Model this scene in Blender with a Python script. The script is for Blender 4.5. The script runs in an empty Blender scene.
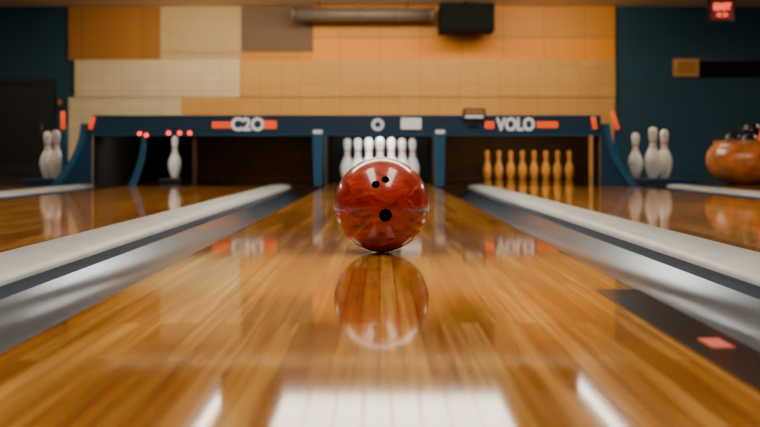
import bpy, bmesh, math, random
from mathutils import Vector, Matrix
random.seed(4)
C = bpy.context.scene.collection

# ---------------------------------------------------------------- materials
def srgb(r, g, b):
    f = lambda c: (c/255/12.92) if c/255 <= 0.04045 else ((c/255+0.055)/1.055)**2.4
    return (f(r), f(g), f(b), 1)

def mat(name, col, rough=0.5, metal=0.0, emit=None, estr=0.0, coat=0.0, noise=0.0, nscale=8.0, bump=0.0, spec=0.5):
    m = bpy.data.materials.new(name); m.use_nodes = True
    nt = m.node_tree; b = nt.nodes["Principled BSDF"]
    b.inputs["Base Color"].default_value = col
    b.inputs["Roughness"].default_value = rough
    b.inputs["Metallic"].default_value = metal
    b.inputs["Specular IOR Level"].default_value = spec
    b.inputs["Coat Weight"].default_value = coat
    b.inputs["Coat Roughness"].default_value = 0.05
    if emit:
        b.inputs["Emission Color"].default_value = emit
        b.inputs["Emission Strength"].default_value = estr
    if noise > 0 or bump > 0:
        g = nt.nodes.new("ShaderNodeNewGeometry")
        n = nt.nodes.new("ShaderNodeTexNoise"); n.inputs["Scale"].default_value = nscale
        n.inputs["Detail"].default_value = 6
        nt.links.new(g.outputs["Position"], n.inputs["Vector"])
        if noise > 0:
            r = nt.nodes.new("ShaderNodeValToRGB")
            r.color_ramp.elements[0].position = 0.3; r.color_ramp.elements[1].position = 0.7
            r.color_ramp.elements[0].color = tuple(c*(1-noise) for c in col[:3])+(1,)
            r.color_ramp.elements[1].color = tuple(min(1, c*(1+noise)) for c in col[:3])+(1,)
            nt.links.new(n.outputs["Fac"], r.inputs["Fac"])
            nt.links.new(r.outputs["Color"], b.inputs["Base Color"])
        if bump > 0:
            bp = nt.nodes.new("ShaderNodeBump"); bp.inputs["Strength"].default_value = bump
            bp.inputs["Distance"].default_value = 0.01
            nt.links.new(n.outputs["Fac"], bp.inputs["Height"])
            nt.links.new(bp.outputs["Normal"], b.inputs["Normal"])
    return m

def lane_wood(name, c1, c2, rough=0.06):
    """long maple/pine strips running down the lane (world Y), lacquered"""
    m = bpy.data.materials.new(name); m.use_nodes = True
    nt = m.node_tree; N = nt.nodes; L = nt.links; b = N["Principled BSDF"]
    g = N.new("ShaderNodeNewGeometry")
    sep = N.new("ShaderNodeSeparateXYZ"); L.new(g.outputs["Position"], sep.inputs[0])
    cmb = N.new("ShaderNodeCombineXYZ")
    L.new(sep.outputs["Y"], cmb.inputs["X"]); L.new(sep.outputs["X"], cmb.inputs["Y"])
    br = N.new("ShaderNodeTexBrick"); L.new(cmb.outputs[0], br.inputs["Vector"])
    br.inputs["Scale"].default_value = 1.0
    br.inputs["Brick Width"].default_value = 0.8
    br.inputs["Row Height"].default_value = 0.030
    br.inputs["Mortar Size"].default_value = 0.0010
    br.inputs["Mortar Smooth"].default_value = 0.3
    br.inputs["Color1"].default_value = c1
    br.inputs["Color2"].default_value = c2
    br.inputs["Mortar"].default_value = tuple(x*0.35 for x in c2[:3])+(1,)
    br.offset = 0.37; br.offset_frequency = 3
    def layer(prev, scale, detail, lo, hi, p0, p1, fac):
        mp = N.new("ShaderNodeMapping"); L.new(g.outputs["Position"], mp.inputs["Vector"])
        mp.inputs["Scale"].default_value = scale
        n = N.new("ShaderNodeTexNoise"); n.inputs["Scale"].default_value = 1.0; n.inputs["Detail"].default_value = detail
        L.new(mp.outputs[0], n.inputs["Vector"])
        r = N.new("ShaderNodeValToRGB"); r.color_ramp.elements[0].position = p0; r.color_ramp.elements[1].position = p1
        r.color_ramp.elements[0].color = lo; r.color_ramp.elements[1].color = hi
        L.new(n.outputs["Fac"], r.inputs["Fac"])
        mx = N.new("ShaderNodeMix"); mx.data_type = 'RGBA'; mx.blend_type = 'MULTIPLY'; mx.inputs[0].default_value = fac
        L.new(prev, mx.inputs[6]); L.new(r.outputs["Color"], mx.inputs[7])
        return mx.outputs[2], n
    o, _ = layer(br.outputs["Color"], (90, 2.2, 10), 8, (0.46, 0.34, 0.22, 1), (1, 1, 1, 1), 0.32, 0.66, 0.8)
    o, n2 = layer(o, (9, 0.9, 1), 3, (0.62, 0.54, 0.42, 1), (1.0, 1, 1, 1), 0.38, 0.62, 0.6)
    o, _ = layer(o, (28, 0.5, 1), 2, (0.56, 0.46, 0.36, 1), (1, 1, 1, 1), 0.35, 0.6, 0.65)
    L.new(o, b.inputs["Base Color"])
    b.inputs["Roughness"].default_value = rough
    b.inputs["IOR"].default_value = 1.60
    b.inputs["Specular IOR Level"].default_value = 0.6
    b.inputs["Specular Tint"].default_value = (1.0, 0.9, 0.74, 1)
    bp = N.new("ShaderNodeBump"); bp.inputs["Strength"].default_value = 0.02; bp.inputs["Distance"].default_value = 0.002
    L.new(n2.outputs["Fac"], bp.inputs["Height"]); L.new(bp.outputs["Normal"], b.inputs["Normal"])
    return m

def tiles(name, c1, c2, mort, w, h, rough=0.5, ms=0.008):
    m = bpy.data.materials.new(name); m.use_nodes = True
    nt = m.node_tree; N = nt.nodes; L = nt.links; b = N["Principled BSDF"]
    g = N.new("ShaderNodeNewGeometry")
    sep = N.new("ShaderNodeSeparateXYZ"); L.new(g.outputs["Position"], sep.inputs[0])
    cmb = N.new("ShaderNodeCombineXYZ")
    L.new(sep.outputs["X"], cmb.inputs["X"]); L.new(sep.outputs["Z"], cmb.inputs["Y"])
    br = N.new("ShaderNodeTexBrick"); L.new(cmb.outputs[0], br.inputs["Vector"])
    br.inputs["Scale"].default_value = 1; br.inputs["Brick Width"].default_value = w
    br.inputs["Row Height"].default_value = h; br.inputs["Mortar Size"].default_value = ms
    br.inputs["Color1"].default_value = c1; br.inputs["Color2"].default_value = c2
    br.inputs["Mortar"].default_value = mort; br.offset = 0.0
    L.new(br.outputs["Color"], b.inputs["Base Color"])
    b.inputs["Roughness"].default_value = rough
    return m

M = {}
M['lane'] = lane_wood("lane_maple", srgb(248,190,94), srgb(194,122,42))
M['teal'] = mat("teal_paint", srgb(12,62,84), 0.6, noise=0.12, nscale=2)
M['navy'] = mat("navy_masking", srgb(20,66,102), 0.35, coat=0.3)
M['fin'] = mat("blue_fin", srgb(40,104,150), 0.3, coat=0.4)
M['ceil'] = mat("ceiling_paint", srgb(244,222,186), 0.8, noise=0.05, nscale=3)
M['sidewall'] = mat("side_wall_paint", srgb(84,64,46), 0.7, noise=0.1, nscale=2)
M['floor'] = mat("floor_dark", srgb(40,32,28), 0.3, noise=0.2)
M['platform'] = mat("machine_deck_dark", srgb(60,38,24), 0.12, noise=0.3, nscale=5)
M['gutter'] = mat("gutter_grey", srgb(92,114,138), 0.18, metal=0.85, noise=0.10, nscale=4)
M['cap'] = mat("divider_white", srgb(188,194,194), 0.3, noise=0.12, nscale=6)
M['capblue'] = mat("divider_blue_edge", srgb(34,60,82), 0.35)
M['black'] = mat("black_plastic", srgb(10,11,13), 0.45)
M['matte'] = mat("matte_black", srgb(6,7,9), 0.8, spec=0.15)
M['dark'] = mat("pit_dark", srgb(14,12,12), 0.8)
M['curtain'] = mat("pit_curtain_brown", srgb(74,46,22), 0.7, noise=0.3, nscale=6)
M['pin'] = mat("pin_white", srgb(248,246,242), 0.2, coat=0.5)
M['pinred'] = mat("pin_stripe_red", srgb(190,30,25), 0.3)
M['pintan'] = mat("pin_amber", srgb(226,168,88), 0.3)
M['orange'] = mat("orange_marker", srgb(240,90,25), 0.5, emit=srgb(255,80,15), estr=0.8)
M['orangedull'] = mat("painted_reflection_orange", srgb(225,70,20), 0.4)
M['white'] = mat("sign_white", srgb(235,235,230), 0.5, emit=(1,1,1,1), estr=0.4)
M['red'] = mat("red_led", srgb(230,30,20), 0.4, emit=(1,0.05,0.02,1), estr=5)
M['exit'] = mat("exit_red_face", srgb(60,4,4), 0.4, emit=(1,0.03,0.01,1), estr=0.12)
M['exitl'] = mat("exit_letters", srgb(255,60,30), 0.4, emit=(1,0.09,0.04,1), estr=3.0)
M['duct'] = mat("duct_metal", srgb(120,110,100), 0.5, metal=0.4)
M['woodsign'] = mat("wood_sign", srgb(206,144,78), 0.5, noise=0.15, nscale=12)
M['door'] = mat("door_dark", srgb(26,24,28), 0.5)
M['doorframe'] = mat("door_frame", srgb(14,24,32), 0.5)
M['lamp'] = mat("lamp_diffuser", (1,1,1,1), 0.5, emit=(1,0.91,0.75,1), estr=8.2)
M['lampB'] = mat("downlight_diffuser", (1,1,1,1), 0.5, emit=(1,0.94,0.84,1), estr=16)
M['bowlwood'] = mat("bowl_wood", srgb(200,118,54), 0.25, noise=0.4, nscale=9, coat=0.4)
M['balldark'] = mat("dark_ball", srgb(22,26,38), 0.12)
M['hole'] = mat("ball_hole", srgb(8,4,4), 0.8, spec=0.1)
M['darkrefl'] = mat("painted_reflection_dark", srgb(34,26,24), 0.18, spec=0.3)  # dark tone of the reflection painted along the lane edge
M['p_brown'] = tiles("panel_brown", srgb(178,118,48), srgb(168,108,42), srgb(132,82,34), 0.9, 5, 0.7, ms=0.006)
M['p_beige'] = mat("panel_beige", srgb(200,168,120), 0.6, noise=0.05)
M['p_grey'] = mat("panel_greybrown", srgb(110,82,58), 0.6, noise=0.06)
M['p_orange'] = tiles("panel_orange", srgb(214,142,34), srgb(204,132,28), srgb(174,106,26), 0.62, 5, ms=0.006)
M['p_amber'] = tiles("panel_amber", srgb(242,152,6), srgb(236,144,5), srgb(204,120,12), 0.62, 5, ms=0.006)
M['p_cream'] = tiles("panel_cream_tile", srgb(228,211,170), srgb(222,203,162), srgb(198,174,130), 0.30, 0.14, ms=0.004)
M['p_tan'] = tiles("panel_tan_tile", srgb(216,161,86), srgb(210,154,79), srgb(188,132,64), 0.30, 0.27, ms=0.004)

# ---------------------------------------------------------------- helpers
def link(o, parent=None):
    C.objects.link(o)
    if parent is not None:
        o.parent = parent
        o.matrix_parent_inverse = Matrix.Translation(parent.location).inverted()
    return o

def empty(name, loc=(0,0,0)):
    e = bpy.data.objects.new(name, None); e.location = loc; e.empty_display_size = 0.1
    C.objects.link(e); return e

def from_bm(name, bm, m, parent=None, loc=(0,0,0), smooth=False):
    me = bpy.data.meshes.new(name); bm.to_mesh(me); bm.free()
    for x in (m if isinstance(m, (list, tuple)) else [m]): me.materials.append(x)
    if smooth:
        for p in me.polygons: p.use_smooth = True
    o = bpy.data.objects.new(name, me); o.location = loc
    return link(o, parent)

def box(name, x0, x1, y0, y1, z0, z1, m, parent=None, bev=0.0, seg=2):
    bm = bmesh.new(); bmesh.ops.create_cube(bm, size=1)
    c = Vector(((x0+x1)/2, (y0+y1)/2, (z0+z1)/2))
    for v in bm.verts: v.co = Vector((v.co.x*(x1-x0), v.co.y*(y1-y0), v.co.z*(z1-z0)))
    if bev > 0:
        bmesh.ops.bevel(bm, geom=list(bm.edges), offset=bev, segments=seg, profile=0.5, affect='EDGES')
    return from_bm(name, bm, m, parent, c)

def plan_prism(name, pts, z0, z1, m, parent=None):
    cx = sum(p[0] for p in pts)/len(pts); cy = sum(p[1] for p in pts)/len(pts)
    bm = bmesh.new(); n = len(pts)
    a = [bm.verts.new((p[0]-cx, p[1]-cy, 0)) for p in pts]
    b = [bm.verts.new((p[0]-cx, p[1]-cy, z1-z0)) for p in pts]
    for i in range(n):
        j = (i+1) % n; bm.faces.new((a[i], a[j], b[j], b[i]))
    bm.faces.new(a); bm.faces.new(b)
    bmesh.ops.recalc_face_normals(bm, faces=bm.faces)
    return from_bm(name, bm, m, parent, (cx, cy, z0))

def extrude_profile(name, pts, y0, y1, m, parent=None, smooth=False, closed=True, midx=None, smoothf=None):
    cx = sum(p[0] for p in pts)/len(pts); cz = sum(p[1] for p in pts)/len(pts); cy = (y0+y1)/2
    bm = bmesh.new(); n = len(pts)
    a = [bm.verts.new((p[0]-cx, y0-cy, p[1]-cz)) for p in pts]
    b = [bm.verts.new((p[0]-cx, y1-cy, p[1]-cz)) for p in pts]
    for i in range(n if closed else n-1):
        j = (i+1) % n
        f = bm.faces.new((a[i], a[j], b[j], b[i]))
        if midx: f.material_index = midx(i)
        if smoothf and smoothf(i): f.smooth = True
    if closed:
        bm.faces.new(a); bm.faces.new(list(reversed(b)))
    bmesh.ops.recalc_face_normals(bm, faces=bm.faces)
    o = from_bm(name, bm, m, parent, (cx, cy, cz), smooth)
    if smoothf:
        try: o.data.set_sharp_from_angle(angle=math.radians(35))
        except Exception: pass
    return o

def lathe(name, prof, m, parent=None, loc=(0,0,0), seg=32, midx=None):
    bm = bmesh.new(); rings = []
    for r, z in prof:
        if r < 1e-5: rings.append([bm.verts.new((0,0,z))])
        else: rings.append([bm.verts.new((r*math.cos(2*math.pi*i/seg), r*math.sin(2*math.pi*i/seg), z)) for i in range(seg)])
    for k in range(len(rings)-1):
        A, B = rings[k], rings[k+1]
        for i in range(seg):
            j = (i+1) % seg
            if len(A) == 1: f = bm.faces.new((A[0], B[j], B[i]))
            elif len(B) == 1: f = bm.faces.new((A[i], A[j], B[0]))
            else: f = bm.faces.new((A[i], A[j], B[j], B[i]))
            if midx: f.material_index = midx(k)
    bmesh.ops.recalc_face_normals(bm, faces=bm.faces)
    return from_bm(name, bm, m, parent, loc, True)

def cyl_between(name, p, q, r, m, parent=None, seg=20):
    p, q = Vector(p), Vector(q); d = q-p; bm = bmesh.new()
    bmesh.ops.create_cone(bm, cap_ends=True, segments=seg, radius1=r, radius2=r, depth=d.length)
    bmesh.ops.rotate(bm, verts=bm.verts, cent=(0,0,0), matrix=d.to_track_quat('Z','Y').to_matrix())
    o = from_bm(name, bm, m, parent, (p+q)/2)
    for pl in o.data.polygons: pl.use_smooth = len(pl.vertices) == 4
    return o

def text(name, s, x, y, z, size, m, parent=None, sx=1.0):
    cu = bpy.data.curves.new(name, 'FONT'); cu.body = s; cu.size = size; cu.extrude = 0.004
    cu.offset = 0.005*size/0.15; cu.align_x = 'CENTER'; cu.align_y = 'CENTER'
    t = bpy.data.objects.new(name, cu); C.objects.link(t)
    bpy.context.view_layer.update()
    me = bpy.data.meshes.new_from_object(t.evaluated_get(bpy.context.evaluated_depsgraph_get()))
    bpy.data.objects.remove(t)
    me.transform(Matrix.Rotation(math.radians(90), 4, 'X') @ Matrix.Scale(sx, 4, (1,0,0)))
    me.materials.clear(); me.materials.append(m)
    o = bpy.data.objects.new(name, me); o.location = (x, y, z)
    return link(o, parent)

# ---------------------------------------------------------------- room shell
YB, ZC, XW, YF = 16.0, 2.54, 7.0, -6.0
box("floor", -XW, XW, YF, YB, -0.2, -0.1, M['floor'])
box("ceiling", -XW, XW, YF, YB, ZC, ZC+0.1, M['ceil'])
wall = box("wall_back", -XW-0.1, XW+0.1, YB, YB+0.12, -0.2, ZC+0.1, M['teal'])
box("wall_left", -XW-0.12, -XW, YF, YB, -0.2, ZC+0.1, M['sidewall'])
box("wall_right", XW, XW+0.12, YF, YB, -0.2, ZC+0.1, M['sidewall'])
box("wall_front", -XW-0.1, XW+0.1, YF-0.12, YF, -0.2, ZC+0.1, M['sidewall'])

def panel(n, x0, x1, z0, z1, m, t=0.05):
    box(n, x0, x1, YB-t, YB, z0, z1, M[m], wall, 0.004, 1)
panel("panel_brown", -4.71, -3.32, 1.73, ZC, 'p_brown')
panel("panel_beige", -3.32, -2.10, 1.84, ZC, 'p_beige', 0.06)
panel("panel_beige_sill", -3.32, -2.10, 1.73, 1.84, 'p_beige', 0.045)
panel("panel_greybrown", -2.10, -1.01, 1.85, ZC, 'p_grey', 0.05)
panel("panel_orange", -1.01, 3.55, 2.06, ZC, 'p_orange', 0.07)
panel("panel_amber", -1.01, 3.55, 1.73, 2.06, 'p_amber', 0.06)
panel("panel_ledge", -2.10, -1.01, 1.73, 1.85, 'p_orange', 0.06)
panel("panel_cream_upper", -4.61, -2.11, 1.17, 1.73, 'p_cream', 0.07)
panel("panel_cream_lower", -4.71, -2.99, -0.1, 1.17, 'p_cream', 0.05)
panel("panel_tan_upper", -2.11, 3.55, 1.17, 1.73, 'p_tan', 0.08)
panel("panel_tan_lower", -2.99, 3.55, -0.1, 1.17, 'p_tan', 0.06)

d = empty("door_1", (-5.35, YB-0.03, 0.0))
box("door_leaf", -5.85, -5.0, YB-0.04, YB-0.005, -0.0, 1.36, M['door'], d, 0.005)
box("door_inset", -5.72, -5.13, YB-0.05, YB-0.04, 0.15, 1.22, M['black'], d)
box("door_frame_r", -5.0, -4.92, YB-0.07, YB-0.002, -0.0, 1.44, M['doorframe'], d)
box("door_frame_l", -5.93, -5.85, YB-0.07, YB-0.002, -0.0, 1.44, M['doorframe'], d)
box("door_frame_t", -5.93, -4.92, YB-0.075, YB-0.002, 1.36, 1.45, M['doorframe'], d)
cyl_between("door_handle", (-5.1, YB-0.08, 0.6), (-5.1, YB-0.08, 0.75), 0.012, M['duct'], d)
wl = empty("wall_indicator_lamp", (-4.83, YB-0.05, 1.08))
box("lamp_base", -4.87, -4.80, YB-0.05, YB-0.001, 1.0, 1.16, M['black'], wl, 0.005)
box("lamp_glow", -4.86, -4.81, YB-0.07, YB-0.05, 1.06, 1.13, M['woodsign'], wl, 0.005)

# ---------------------------------------------------------------- lanes, gutters, dividers
PER = 1.77; HW = 0.49; YL = 9.42; Y0 = -5.9; CAPH = 0.105
def gutter(x_lane, x_div, l):
    s = 1 if x_div > x_lane else -1; wd = abs(x_div-x_lane); pts = []
    n = 22
    for i in range(n+1):
        t = i/n
        z = -0.014*(1-t)-0.040*t-0.060*math.sin(math.pi*t)**0.85
        if t < 0.12: z += 0.010*math.sin(math.pi*t/0.12)
        pts.append((x_lane+s*(0.002+(wd-0.004)*t), max(z, -0.099)))
    pts += [(x_lane+s*(wd-0.002), -0.0995), (x_lane+s*0.002, -0.0995)]
    extrude_profile("gutter_channel", pts, Y0, YL, M['gutter'], l, smoothf=lambda i: i < n)
for k in (0, -1, 1, -2, 2, -3, 3):
    cx = k*PER
    l = empty("bowling_lane", (cx, 2, 0))
    edge = PER/2-CAPH
    if k == 0: a, b_ = -HW, HW
    elif k > 0: a, b_ = cx-edge+0.001, cx+HW
    else: a, b_ = cx-HW, cx+edge-0.001
    box("lane_boards", a, b_, Y0, 13.15 if k == 0 else YL, -0.0995, 0.0, M['lane'], l, 0.003, 1)
    if k >= 0: gutter(cx+HW, cx+edge, l)
    if k <= 0: gutter(cx-HW, cx-edge, l)
for k in (-3.5, -2.5, -1.5, -0.5, 0.5, 1.5, 2.5, 3.5):
    cx = k*PER; h = CAPH-0.001
    pts = [(cx-h, -0.0995), (cx-h, -0.014), (cx-h+0.008, 0.000), (cx-h+0.025, 0.010), (cx-0.03, 0.016), (cx+0.03, 0.016), (cx+h-0.025, 0.010), (cx+h-0.008, 0.000), (cx+h, -0.014), (cx+h, -0.0995)]
    extrude_profile("lane_divider", pts, Y0, YL, [M['cap'], M['capblue']], None,
                    midx=lambda i: 1 if i in (0, 8, 9) else 0, smoothf=lambda i: 1 <= i <= 7)

e = empty("lane_painted_reflection", (0.45, 1.2, 0.001))  # a dark reflection on the lacquer, painted as a thin strip on the boards
box("painted_reflection_strip", 0.405, 0.488, -1.0, 2.0, 0.0, 0.0015, M['darkrefl'], e)
box("painted_reflection_spot", 0.435, 0.465, 1.38, 1.45, 0.0015, 0.0025, M['orangedull'], e)  # orange spot within the same painted reflection

box("machine_deck", -XW+0.02, -HW-0.005, YL+0.005, YB-0.09, -0.0995, 0.0, M['platform'])
box("machine_deck", HW+0.005, XW-0.02, YL+0.005, YB-0.09, -0.0995, 0.0, M['platform'])

# ---------------------------------------------------------------- masking unit + pit
YM = 9.5
mu = empty("pinsetter_masking_unit", (0, YM, 0.54))
X0, X1 = -2.60, 1.99
box("fascia", X0, X1, YM, YM+0.06, 0.46, 0.625, M['navy'], mu, 0.006)
box("fascia_top_trim", X0, X1, YM-0.012, YM+0.06, 0.625, 0.635, M['fin'], mu, 0.002, 1)
box("fascia_lower_trim", X0, X1, YM-0.01, YM+0.02, 0.45, 0.462, M['fin'], mu, 0.002, 1)
plan_prism("pinsetter_hood", [(X0, YM+0.065), (X1, YM+0.065), (2.72, 13.35), (X0, 13.35)], 0.57, 0.61, M['dark'])
box("pit_curtain", X0+0.05, -0.60, 13.22, 13.28, 0.001, 0.565, M['curtain'])
box("pit_curtain", 0.60, 2.62, 13.22, 13.28, 0.001, 0.565, M['curtain'])
box("pit_cushion", -0.48, 0.48, 10.72, 10.78, 0.001, 0.565, M['dark'])
for a, b_ in ((X0, X0+0.04), (-0.585, -0.505), (0.505, 0.585)):
    box("pinsetter_side_plate", a, b_, YM+0.065, 13.2, 0.001, 0.565, M['dark'])
plan_prism("pinsetter_side_plate", [(-1.70, YM+0.065), (-1.66, YM+0.065), (-2.28, 13.2), (-2.32, 13.2)], 0.001, 0.565, M['curtain'])
plan_prism("pinsetter_side_plate", [(X1-0.03, YM+0.065), (X1, YM+0.065), (2.70, 13.2), (2.66, 13.2)], 0.001, 0.565, M['dark'])
for s, xc in ((-1, -0.56), (1, 0.54)):
    pts = []
    for i in range(9):
        t = i/8; z = 0.448*(1-t)+0.001; pts.append((xc-0.034-0.012*(1-t), z))
    for i in range(9):
        t = i/8; z = 0.448*t+0.001; pts.append((xc+0.034+0.012*t, z))
    extrude_profile("kickback_post", pts, YM-0.03, YM+0.055, M['fin'])
    box("post_cap", xc-0.04, xc+0.04, YM-0.02, YM, 0.47, 0.5, M['white'], mu, 0.004)
def fin(x_top, x_bot, z_top, z_bot, w, y0, y1, infill=None):
    f = empty("curved_kickback_fin", ((x_top+x_bot)/2, (y0+y1)/2, (z_top+z_bot)/2))
    L_, R_, Cn = [], [], []
    for i in range(17):
        t = i/16; z = z_top+(z_bot-z_top)*t
        x = x_top+(x_bot-x_top)*(t**2.0)
        ww = w*(0.7+0.6*t)
        L_.append((x-ww/2, z)); R_.append((x+ww/2, z)); Cn.append((x, z))
    extrude_profile("fin_blade", L_+R_[::-1], y0, y1, M['fin'], f)
    if infill is not None:      # dark plate closing the gap up to the fascia end
        extrude_profile("fin_infill", Cn+[(infill, z_bot), (infill, z_top)], y0+0.06, y1-0.005, M['navy'], f)
fin(-2.66, -2.92, 0.56, 0.001, 0.06, YM-0.05, YM+0.055, X0-0.002)
fin(2.04, 2.28, 0.56, 0.001, 0.06, YM-0.05, YM+0.055, X1+0.002)
fin(-2.13, -2.24, 0.445, 0.001, 0.05, YM+0.01, YM+0.055)
def mark(x0, x1, z0, z1, m='orange', n="mark"):
    box(n, x0, x1, YM-0.012, YM, z0, z1, M[m], mu, 0.003, 1)
mark(-1.51, -1.34, 0.52, 0.575); mark(-1.05, -0.93, 0.515, 0.585)
mark(0.945, 1.025, 0.515, 0.58); mark(1.41, 1.60, 0.522, 0.577)
mark(0.19, 0.37, 0.51, 0.61, 'white')
def tilt_bar(x, z, dx, parent, y=YM-0.035):
    cyl_between("orange_light_bar", (x, y, z-0.055), (x+dx, y, z+0.055), 0.02, M['orange'], parent, 12)
tilt_bar(-2.60, 0.565, 0.03, mu); tilt_bar(1.93, 0.565, -0.02, mu)
text("lettering_a", "C2O", -1.19, YM-0.006, 0.548, 0.155, M['white'], mu, 0.95)
text("lettering_b", "VOLO", 1.22, YM-0.006, 0.548, 0.155, M['white'], mu, 0.80)
er = lathe("emblem_ring", [(0.028,0),(0.055,0),(0.055,0.01),(0.028,0.01),(0.028,0)], M['white'], mu, (0,0,0))
er.data.transform(Matrix.Rotation(math.radians(90), 4, 'X')); er.location = (-0.02, YM, 0.55)
for x, z in ((-2.16, 0.47), (-2.10, 0.455), (-1.90, 0.475), (-1.80, 0.475), (-1.71, 0.475)):
    bm = bmesh.new(); bmesh.ops.create_icosphere(bm, subdivisions=2, radius=0.017)
    from_bm("red_indicator", bm, M['red'], mu, (x, YM-0.015, z), True)
mo = empty("scoring_monitor", (0.83, YM-0.06, 0.63))
box("monitor_case", 0.74, 0.94, YM-0.09, YM-0.03, 0.60, 0.695, M['black'], mo, 0.006)
box("monitor_screen", 0.755, 0.925, YM-0.094, YM-0.09, 0.645, 0.68, M['woodsign'], mo)
box("monitor_foot", 0.80, 0.88, YM-0.05, YM-0.012, 0.53, 0.60, M['black'], mo)
box("monitor_label", 0.76, 0.92, YM-0.096, YM-0.09, 0.608, 0.63, M['white'], mo)

for x, dx in ((-2.99, 0.0), (2.24, -0.05)):
    w = empty("lane_side_marker", (x, 9.97, 0.3))
    yy = 9.95
    box("marker_post", x-0.02, x+0.02, yy+0.03, yy+0.07, 0.001, 0.56, M['fin'], w)
    cyl_between("orange_light_bar", (x, yy, 0.52), (x+dx, yy, 0.69), 0.02, M['orange'], w, 12)
    box("marker_bracket", x-0.015, x+0.015, yy, yy+0.05, 0.53, 0.56, M['fin'], w)

# ---------------------------------------------------------------- pins
PROF = [(0,0),(1.0,0),(1.12,0.1),(1.41,0.75),(1.95,2.25),(2.2,3.375),(2.385,4.5),(2.36,5.2),(2.28,5.875),(2.1,6.6),(1.85,7.25),(1.52,7.95),(1.24,8.625),(1.05,9.1),(0.98,9.375),(0.91,9.8),(0.90,10.1),(0.91,10.5),(0.96,10.95),(1.05,11.75),(1.16,12.2),(1.24,12.8),(1.27,13.4),(1.22,13.9),(1.08,14.35),(0.85,14.7),(0.5,14.92),(0,15.0)]
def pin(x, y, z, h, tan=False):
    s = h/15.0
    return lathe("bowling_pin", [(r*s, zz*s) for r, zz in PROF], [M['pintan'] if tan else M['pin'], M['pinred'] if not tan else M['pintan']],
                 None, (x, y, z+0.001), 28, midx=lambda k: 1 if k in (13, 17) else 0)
S = 0.21
for row in range(4):
    for i in range(row+1):
        pin((i-row/2)*S, 9.66+row*S*0.87, 0, 0.44)
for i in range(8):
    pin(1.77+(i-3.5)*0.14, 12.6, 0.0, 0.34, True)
box("pin_display_ledge", -3.40, -3.03, 10.05, 10.6, 0.0005, 0.05, M['navy'], None, 0.006)
pin(-3.26, 10.35, 0.05, 0.46); pin(-3.13, 10.2, 0.05, 0.47)
box("pin_display_ledge", 2.40, 3.0, 9.95, 10.7, 0.0005, 0.05, M['navy'], None, 0.006)
pin(2.53, 10.45, 0.05, 0.45); pin(2.65, 10.25, 0.05, 0.50); pin(2.80, 10.4, 0.05, 0.48)
box("pin_display_ledge", -2.14, -1.92, 10.2, 10.8, 0.0005, 0.05, M['black'], None, 0.006)
pin(-2.03, 10.45, 0.05, 0.42)

# ---------------------------------------------------------------- ball
R = 0.126
def swirl():
    m = bpy.data.materials.new("ball_red_marble"); m.use_nodes = True
    nt = m.node_tree; N = nt.nodes; L = nt.links; b = N["Principled BSDF"]
    tc = N.new("ShaderNodeTexCoord")
    mp = N.new("ShaderNodeMapping"); mp.inputs["Rotation"].default_value = (0.5, 0.4, 0.9); mp.inputs["Scale"].default_value = (1, 1.0, 2.2)
    L.new(tc.outputs["Object"], mp.inputs["Vector"])
    n = N.new("ShaderNodeTexNoise"); n.inputs["Scale"].default_value = 15; n.inputs["Detail"].default_value = 10
    n.inputs["Distortion"].default_value = 1.8; n.inputs["Roughness"].default_value = 0.66
    L.new(mp.outputs[0], n.inputs["Vector"])
    r = N.new("ShaderNodeValToRGB"); cr = r.color_ramp
    cr.elements[0].position = 0.34; cr.elements[0].color = srgb(108,14,8)
    cr.elements[1].position = 0.72; cr.elements[1].color = srgb(230,112,78)
    el = cr.elements.new(0.47); el.color = srgb(166,32,17)
    el = cr.elements.new(0.58); el.color = srgb(192,50,30)
    L.new(n.outputs["Fac"], r.inputs["Fac"]); L.new(r.outputs["Color"], b.inputs["Base Color"])
    b.inputs["Roughness"].default_value = 0.28
    b.inputs["Coat Weight"].default_value = 1.0; b.inputs["Coat Roughness"].default_value = 0.03
    b.inputs["Coat IOR"].default_value = 1.6
    return m
bm = bmesh.new(); bmesh.ops.create_uvsphere(bm, u_segments=128, v_segments=80, radius=R)
bmesh.ops.rotate(bm, verts=bm.verts, cent=(0,0,0), matrix=Matrix.Rotation(math.radians(20),3,'Y'))
ball = from_bm("bowling_ball", bm, swirl(), None, (0.004, 2.80, R), True)
for i, (dx, dz, rr) in enumerate(((-0.12, 0.45, 0.0105), (0.08, 0.55, 0.0100), (0.08, -0.17, 0.0165))):
    dv = Vector((dx, -math.sqrt(1-dx*dx-dz*dz), dz)); bm = bmesh.new()
    bmesh.ops.create_cone(bm, cap_ends=True, segments=40, radius1=rr, radius2=rr, depth=0.12)
    bmesh.ops.rotate(bm, verts=bm.verts, cent=(0,0,0), matrix=dv.to_track_quat('Z','Y').to_matrix())
    c = from_bm("cutter", bm, M['hole'], None, ball.location+dv*R)
    md = ball.modifiers.new("h", 'BOOLEAN'); md.operation = 'DIFFERENCE'; md.object = c; md.solver = 'EXACT'
    bpy.context.view_layer.update()
    me = bpy.data.meshes.new_from_object(ball.evaluated_get(bpy.context.evaluated_depsgraph_get()))
    ball.modifiers.clear(); ball.data = me; bpy.data.objects.remove(c)
me = ball.data
if len(me.materials) < 2: me.materials.append(M['hole'])
else: me.materials[1] = M['hole']
for p in me.polygons:
    inside = p.center.length < R*0.985
    p.material_index = 1 if inside else 0
    p.use_smooth = not inside
try: me.set_sharp_from_angle(angle=math.radians(40))
except Exception: pass

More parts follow.
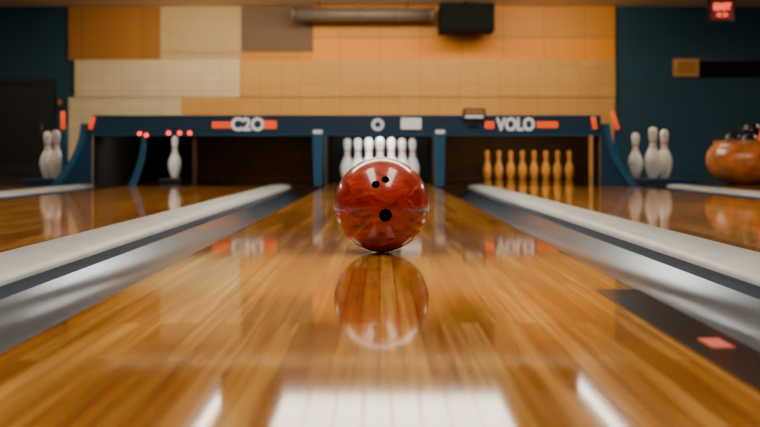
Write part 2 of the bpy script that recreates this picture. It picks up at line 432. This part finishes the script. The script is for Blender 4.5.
# ---------------------------------------------------------------- ceiling gear
du = empty("air_duct", (-0.2, 15.6, 2.38))
cyl_between("duct_tube", (-1.28, 15.6, 2.37), (0.80, 15.6, 2.37), 0.10, M['duct'], du, 32)
for x in (-1.28, -0.82, -0.3, 0.25, 0.78):
    cyl_between("duct_band", (x-0.02, 15.6, 2.37), (x+0.02, 15.6, 2.37), 0.115, M['duct'], du, 32)
for x in (-0.9, 0.4):
    cyl_between("duct_hanger", (x, 15.6, 2.46), (x, 15.6, ZC), 0.01, M['black'], du, 8)
pr = empty("ceiling_speaker", (1.25, 15.45, 2.3))
box("speaker_case", 0.86, 1.66, 15.25, 15.75, 2.08, 2.49, M['matte'], pr, 0.02, 3)
box("speaker_grille", 0.92, 1.60, 15.24, 15.25, 2.13, 2.44, M['matte'], pr, 0.003)
cyl_between("speaker_stem", (1.26, 15.5, 2.48), (1.26, 15.5, ZC), 0.03, M['black'], pr, 12)

ex = empty("exit_sign", (4.53, 14, 2.2))
box("sign_case", 4.35, 4.71, 13.98, 14.05, 2.05, 2.37, M['black'], ex, 0.01)
box("sign_face", 4.385, 4.675, 13.972, 13.98, 2.085, 2.335, M['exit'], ex, 0.003, 1)
text("sign_letters", "EXIT", 4.53, 13.968, 2.25, 0.11, M['exitl'], ex, 1.0)
text("sign_letters_low", "< >", 4.53, 13.968, 2.14, 0.10, M['exitl'], ex, 1.0)
cyl_between("sign_stem", (4.53, 14.01, 2.35), (4.53, 14.01, ZC), 0.015, M['black'], ex, 12)

ws = empty("wall_sign", (4.6, YB-0.03, 1.62))
box("sign_wood", 4.44, 4.82, YB-0.06, YB-0.001, 1.48, 1.75, M['woodsign'], ws, 0.008)
box("sign_inset", 4.50, 4.76, YB-0.066, YB-0.06, 1.53, 1.70, M['p_brown'], ws)
nb = empty("notice_board", (5.5, YB-0.03, 1.6))
box("board", 4.83, 5.95, YB-0.05, YB-0.001, 1.48, 1.74, M['matte'], nb, 0.008)
box("board_rim", 4.83, 5.95, YB-0.06, YB-0.05, 1.72, 1.74, M['navy'], nb)

def ceil_panel(x0, x1, y0, y1, n, m='lamp'):
    p = empty("ceiling_light_panel", ((x0+x1)/2, (y0+y1)/2, ZC-0.03))
    box("frame", x0-0.04, x1+0.04, y0-0.04, y1+0.04, ZC-0.02, ZC-0.001, M['ceil'], p)
    w = (x1-x0)/n
    for i in range(n):
        box("diffuser", x0+i*w+0.015, x0+(i+1)*w-0.015, y0, y1, ZC-0.035, ZC-0.02, M[m], p)
ceil_panel(-1.12, 1.38, 10.3, 12.2, 8)
ceil_panel(-2.2, 2.2, 5.2, 6.4, 6)
ceil_panel(-1.1, -0.5, 0.6, 3.4, 1)
ceil_panel(0.5, 1.1, 0.6, 3.4, 1)
ceil_panel(-6.6, -5.5, 9.0, 12.0, 2)
ceil_panel(5.5, 6.6, 9.0, 12.0, 2)
for x, ya, yb in ((-1.83, 9.9, 12.0), (2.42, 9.9, 12.8)):
    t = empty("tube_light", (x, (ya+yb)/2, ZC-0.03))
    box("tube_housing", x-0.06, x+0.06, ya, yb, ZC-0.03, ZC-0.001, M['ceil'], t)
    cyl_between("tube", (x, ya+0.05, ZC-0.05), (x, yb-0.05, ZC-0.05), 0.022, M['lampB'], t, 12)

def area(name, loc, size, sy, power, col, rot):
    l = bpy.data.lights.new(name, 'AREA'); l.shape = 'RECTANGLE'; l.size = size; l.size_y = sy
    l.energy = power; l.color = col
    o = bpy.data.objects.new(name, l); o.location = loc; o.rotation_euler = rot; C.objects.link(o); return o
area("wall_washer_light", (-0.2, 14.3, ZC-0.06), 7, 0.25, 110, (1, 0.82, 0.56), (math.radians(45), 0, 0))
area("pit_lamp", (1.6, 11.9, 0.55), 1.3, 0.3, 16.0, (1, 0.7, 0.36), (math.radians(25), 0, 0))
area("pit_lamp", (-1.3, 12.2, 0.55), 0.9, 0.3, 4.5, (1, 0.65, 0.3), (math.radians(10), 0, 0))
area("pit_lamp", (-2.1, 9.9, 0.55), 0.5, 0.2, 5, (1, 0.9, 0.8), (math.radians(30), 0, 0))
area("pin_deck_lamp", (0, 9.57, 0.55), 0.9, 0.05, 11, (1, 0.97, 0.92), (math.radians(40), 0, 0))

# ---------------------------------------------------------------- ball basket on the right
BX = 3.47
bw = empty("ball_basket", (BX, 9.9, 0.2))
prof = [(0,0.0),(0.2,0.0),(0.22,0.02),(0.30,0.05),(0.37,0.12),(0.40,0.2),(0.395,0.28),(0.36,0.345),(0.33,0.37),(0.325,0.395),(0.335,0.405),(0.31,0.41),(0.29,0.39),(0.30,0.34),(0.3,0.28),(0,0.26)]
lathe("basket_bowl", prof, M['bowlwood'], bw, (BX, 9.9, 0.001), 48)
for x, y, z in ((-0.16, 0.0, 0.41), (0.1, -0.08, 0.40), (0.13, 0.15, 0.41), (-0.03, 0.18, 0.41), (-0.06,-0.16,0.395), (0.03, 0.03, 0.50)):
    bm = bmesh.new(); bmesh.ops.create_uvsphere(bm, u_segments=32, v_segments=20, radius=0.085)
    from_bm("stored_ball", bm, M['balldark'], bw, (BX+x, 9.9+y, z), True)
cyl_between("basket_marker", (BX-0.01, 9.62, 0.40), (BX+0.05, 9.62, 0.62), 0.018, M['orange'], bw, 12)

# ---------------------------------------------------------------- world + camera
w = bpy.data.worlds.new("world"); bpy.context.scene.world = w; w.use_nodes = True
w.node_tree.nodes["Background"].inputs[0].default_value = (0.8, 0.75, 0.7, 1)
w.node_tree.nodes["Background"].inputs[1].default_value = 0.1
cd = bpy.data.cameras.new("camera"); cam = bpy.data.objects.new("camera", cd); C.objects.link(cam)
cam.location = (0, 0, 0.25); cam.rotation_euler = (math.radians(90), 0, 0)
cd.sensor_width = 36; cd.lens = 50; cd.shift_y = -55.5/760; cd.clip_start = 0.02
cd.dof.use_dof = True; cd.dof.focus_distance = 2.70; cd.dof.aperture_fstop = 3.6
bpy.context.scene.camera = cam
